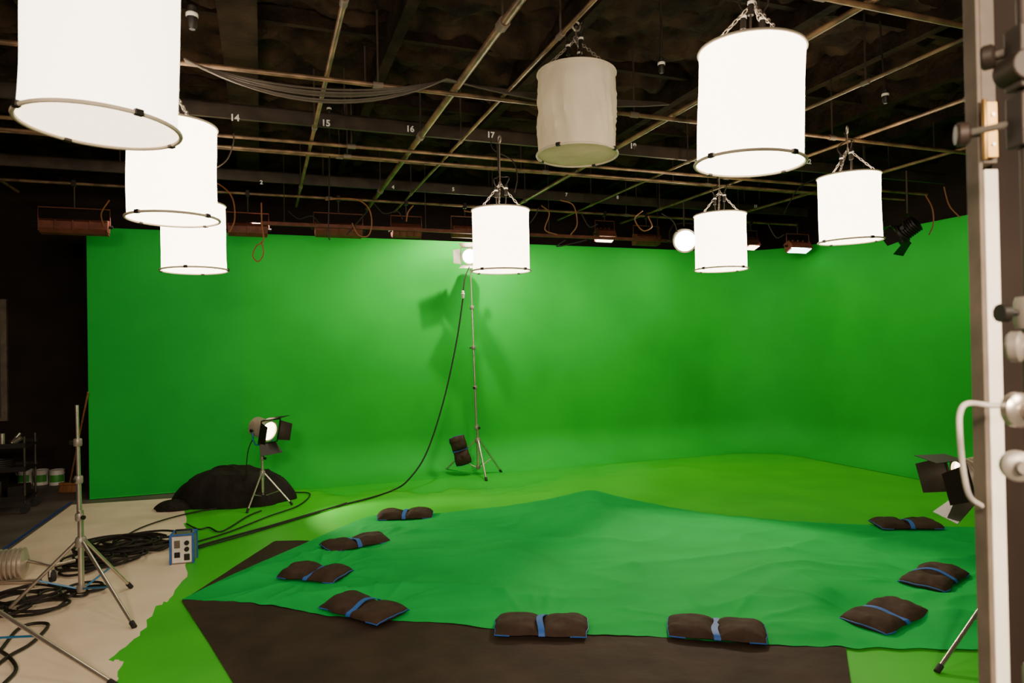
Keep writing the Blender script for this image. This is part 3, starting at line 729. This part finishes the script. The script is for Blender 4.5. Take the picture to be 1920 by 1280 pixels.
for k in range(4): mesh('stored_cable',ring(.12,.014,.59+.025*k),CABLE,parent=o)
for g in (box(.3,.3,.22,(-.1,0,.31)),box(.2,.25,.14,(.2,0,.27))): mesh('stored_case',g,BLACKP,parent=o,bevel=.01)
p=fl(20,1092)
o=thing('floor_lamp_head','ribbed grey lamp head resting on a low wheeled base','studio light',p)
head_parts(o,(-.05,0,.16),(-.9,-.35,0.02),1.0,LENS_OFF,doors=False,yoke=0)
a=fl(98,1090)-p; b2=fl(140,1075)-p
mesh('base_tube',tube([(-.25,.12,.22),a+Vector((0,0,.14)),b2+Vector((0,0,.12))],.016,10),CHROME,parent=o)
mesh('base_rail',tube([(-.2,-.05,.025),(.3,-.05,.025)],.02,10),CHROME,parent=o)
mesh('caster_wheel',tube([a+Vector((-.012,-.015,.05)),a+Vector((.012,.015,.05))],.05,18),RUBBER,parent=o)
mesh('caster_fork',tube([a+Vector((0,-.03,.05)),a+Vector((0,-.02,.12)),a+Vector((0,0,.14))],.012,8),GREYM,parent=o)
# ------------------------------------------------------------------ near-right stage flat
D=1.6
x0=dp(1849,640,D).x
o=thing('stage_flat','tall dark stage flat with cream edge board and brass hinge','stage flat',(x0,D,0))
mesh('shaded_side_face',box(.010,.045,3.6,(-.002,.0225,1.8)),GREYD,parent=o,bevel=.002)  # side face of the post, its shade put into the grey colour
mesh('edge_board',box(.032,.045,2.40,(.022,.0225,1.2)),CREAM,parent=o,bevel=.002)
mesh('upper_dark_piece',box(.034,.04,1.15,(.023,.024,2.99)),GREYD,parent=o,bevel=.002)  # separate piece added in grey, shade of the upper post as colour
mesh('flat_panel',box(.60,.02,3.6,(.34,.033,1.8)),BLACKW,parent=o,smooth=False)
mesh('brass_hinge',[box(.030,.012,.13,(.016,-.006,2.49)),tube([(.0,-.012,2.42),(.0,-.012,2.56)],.006,10)],BRASS,parent=o,bevel=.001)
for k in range(3): mesh('hinge_screw',tube([(.020,-.015,2.455+.035*k),(.020,-.011,2.455+.035*k)],.004,8),CHROME,parent=o)
pts=cr([dp(1895,758,1.50),dp(1860,760,1.50),dp(1815,756,1.50),dp(1800,775,1.50),dp(1800,820,1.50),dp(1806,880,1.52),dp(1818,930,1.54),dp(1840,948,1.58)],8)
mesh('cable_loop',[tube(pts,.006,10)],WCABLE,parent=o,world=True,label='white looped cable')
sx=dp(1932,640,1.3).x
base=Vector((sx,1.3,0))
o=thing('light_stand','grip stand with clamp knobs leaning by the stage flat','light stand',base,group='light stands')
stand_parts(o,base,[base+Vector((.5,.15,0)),base+Vector((-.02,-.5,0)),base+Vector((.45,-.35,0))],.45,2.75,r=.015,risers=3,legm=DPIPE)
def knob(px,py,d,r,m,tilt):
    c=dp(px,py,d)-base
    Mk=Matrix.Translation(c)@Matrix.Rotation(tilt,4,'Z')@Matrix.Rotation(PI/2,4,'X')
    mesh('clamp_knob',lathe([(0,-.012),(r*.8,-.012),(r,-.007),(r,.007),(r*.8,.012),(r*.4,.014),(r*.35,.03),(0,.03)],20),m,parent=o,M=Mk)
    mesh('clamp_shaft',tube([c,Vector((0,0,c.z))],.007,8),GREYM,parent=o)
knob(1905,650,1.25,.028,GREYM,.7); knob(1908,768,1.25,.032,CHROME,.2); knob(1908,873,1.25,.028,GREYM,-.3); knob(1852,108,1.35,.024,DPIPE,.9); knob(1804,252,1.38,.024,DPIPE,1.2)
c=dp(1908,130,1.3)-base
mesh('grip_head',[tube([c+Vector((0,-.03,0)),c+Vector((0,.03,0))],.030,18),box(.04,.045,.12,c+Vector((.01,0,.02))),box(.04,.045,.1,c+Vector((.01,0,-.1)))],DPIPE,parent=o,bevel=.003)
# ------------------------------------------------------------------ lights
def area(loc,target,size,size_y,power,col,name='lamp'):
    l=bpy.data.lights.new(name,'AREA'); l.shape='RECTANGLE'; l.size=size; l.size_y=size_y; l.energy=power; l.color=col
    o=bpy.data.objects.new(name,l); bpy.context.scene.collection.objects.link(o); o.location=loc
    o.rotation_euler=(Vector(target)-Vector(loc)).to_track_quat('-Z','Y').to_euler(); return o
WARM=(1,.82,.62)
for a,e in [(-1.4,8),(0.2,16),(1.8,24),(3.4,42),(5.0,46),(6.6,28),(8.0,12)]:
    area(ab(a,9.66,3.72),ab(a,BW,.6),.6,.12,e,(1,.86,.68))
for b in [9.0,7.0,5.0]:
    area(ab(8.0,b,3.72),ab(AR,b,1.0),.6,.12,18,(1,.86,.68))
for a,b,e in [(-1.2,-1.0,240),(1.8,-1.0,90)]:
    area(ab(a,b,3.1),ab(a-.6,b+3,0),.6,.6,e,WARM)  # unseen soft fills added behind the camera
area(ab(.6,-1.6,3.0),ab(1.7,5,3.9),.6,.6,110,WARM)  # added unseen fill, brightens the unlit lantern and the pipes
def spot(loc,dirv,power,ang,r=.05):
    l=bpy.data.lights.new('spot','SPOT'); l.energy=power; l.spot_size=math.radians(ang); l.spot_blend=.6; l.shadow_soft_size=r; l.color=(1,.8,.58)
    o=bpy.data.objects.new('spot',l); bpy.context.scene.collection.objects.link(o); o.location=loc
    o.rotation_euler=Vector(dirv).to_track_quat('-Z','Y').to_euler()
spot(fres_c+F1*.3,(.9,-.3,-.45),190,70)
spot(hot+Vector((-.05,-.35,-.1)),fl(1440,1110)-hot,750,50)
spot(Vector((.75,-.4,2.6)),Vector((1.13,1.6,1.5))-Vector((.75,-.4,2.6)),260,50,.1)  # unseen spot added to brighten the cream edge board
sp=TL_+Vector((.13,-.46,.56)); spot(sp,Vector((-.97,11.35,2.1))-sp,260,140,.025)
w=bpy.data.worlds.new('world'); bpy.context.scene.world=w; w.use_nodes=True
w.node_tree.nodes['Background'].inputs[0].default_value=(.5,.4,.32,1); w.node_tree.nodes['Background'].inputs[1].default_value=.015
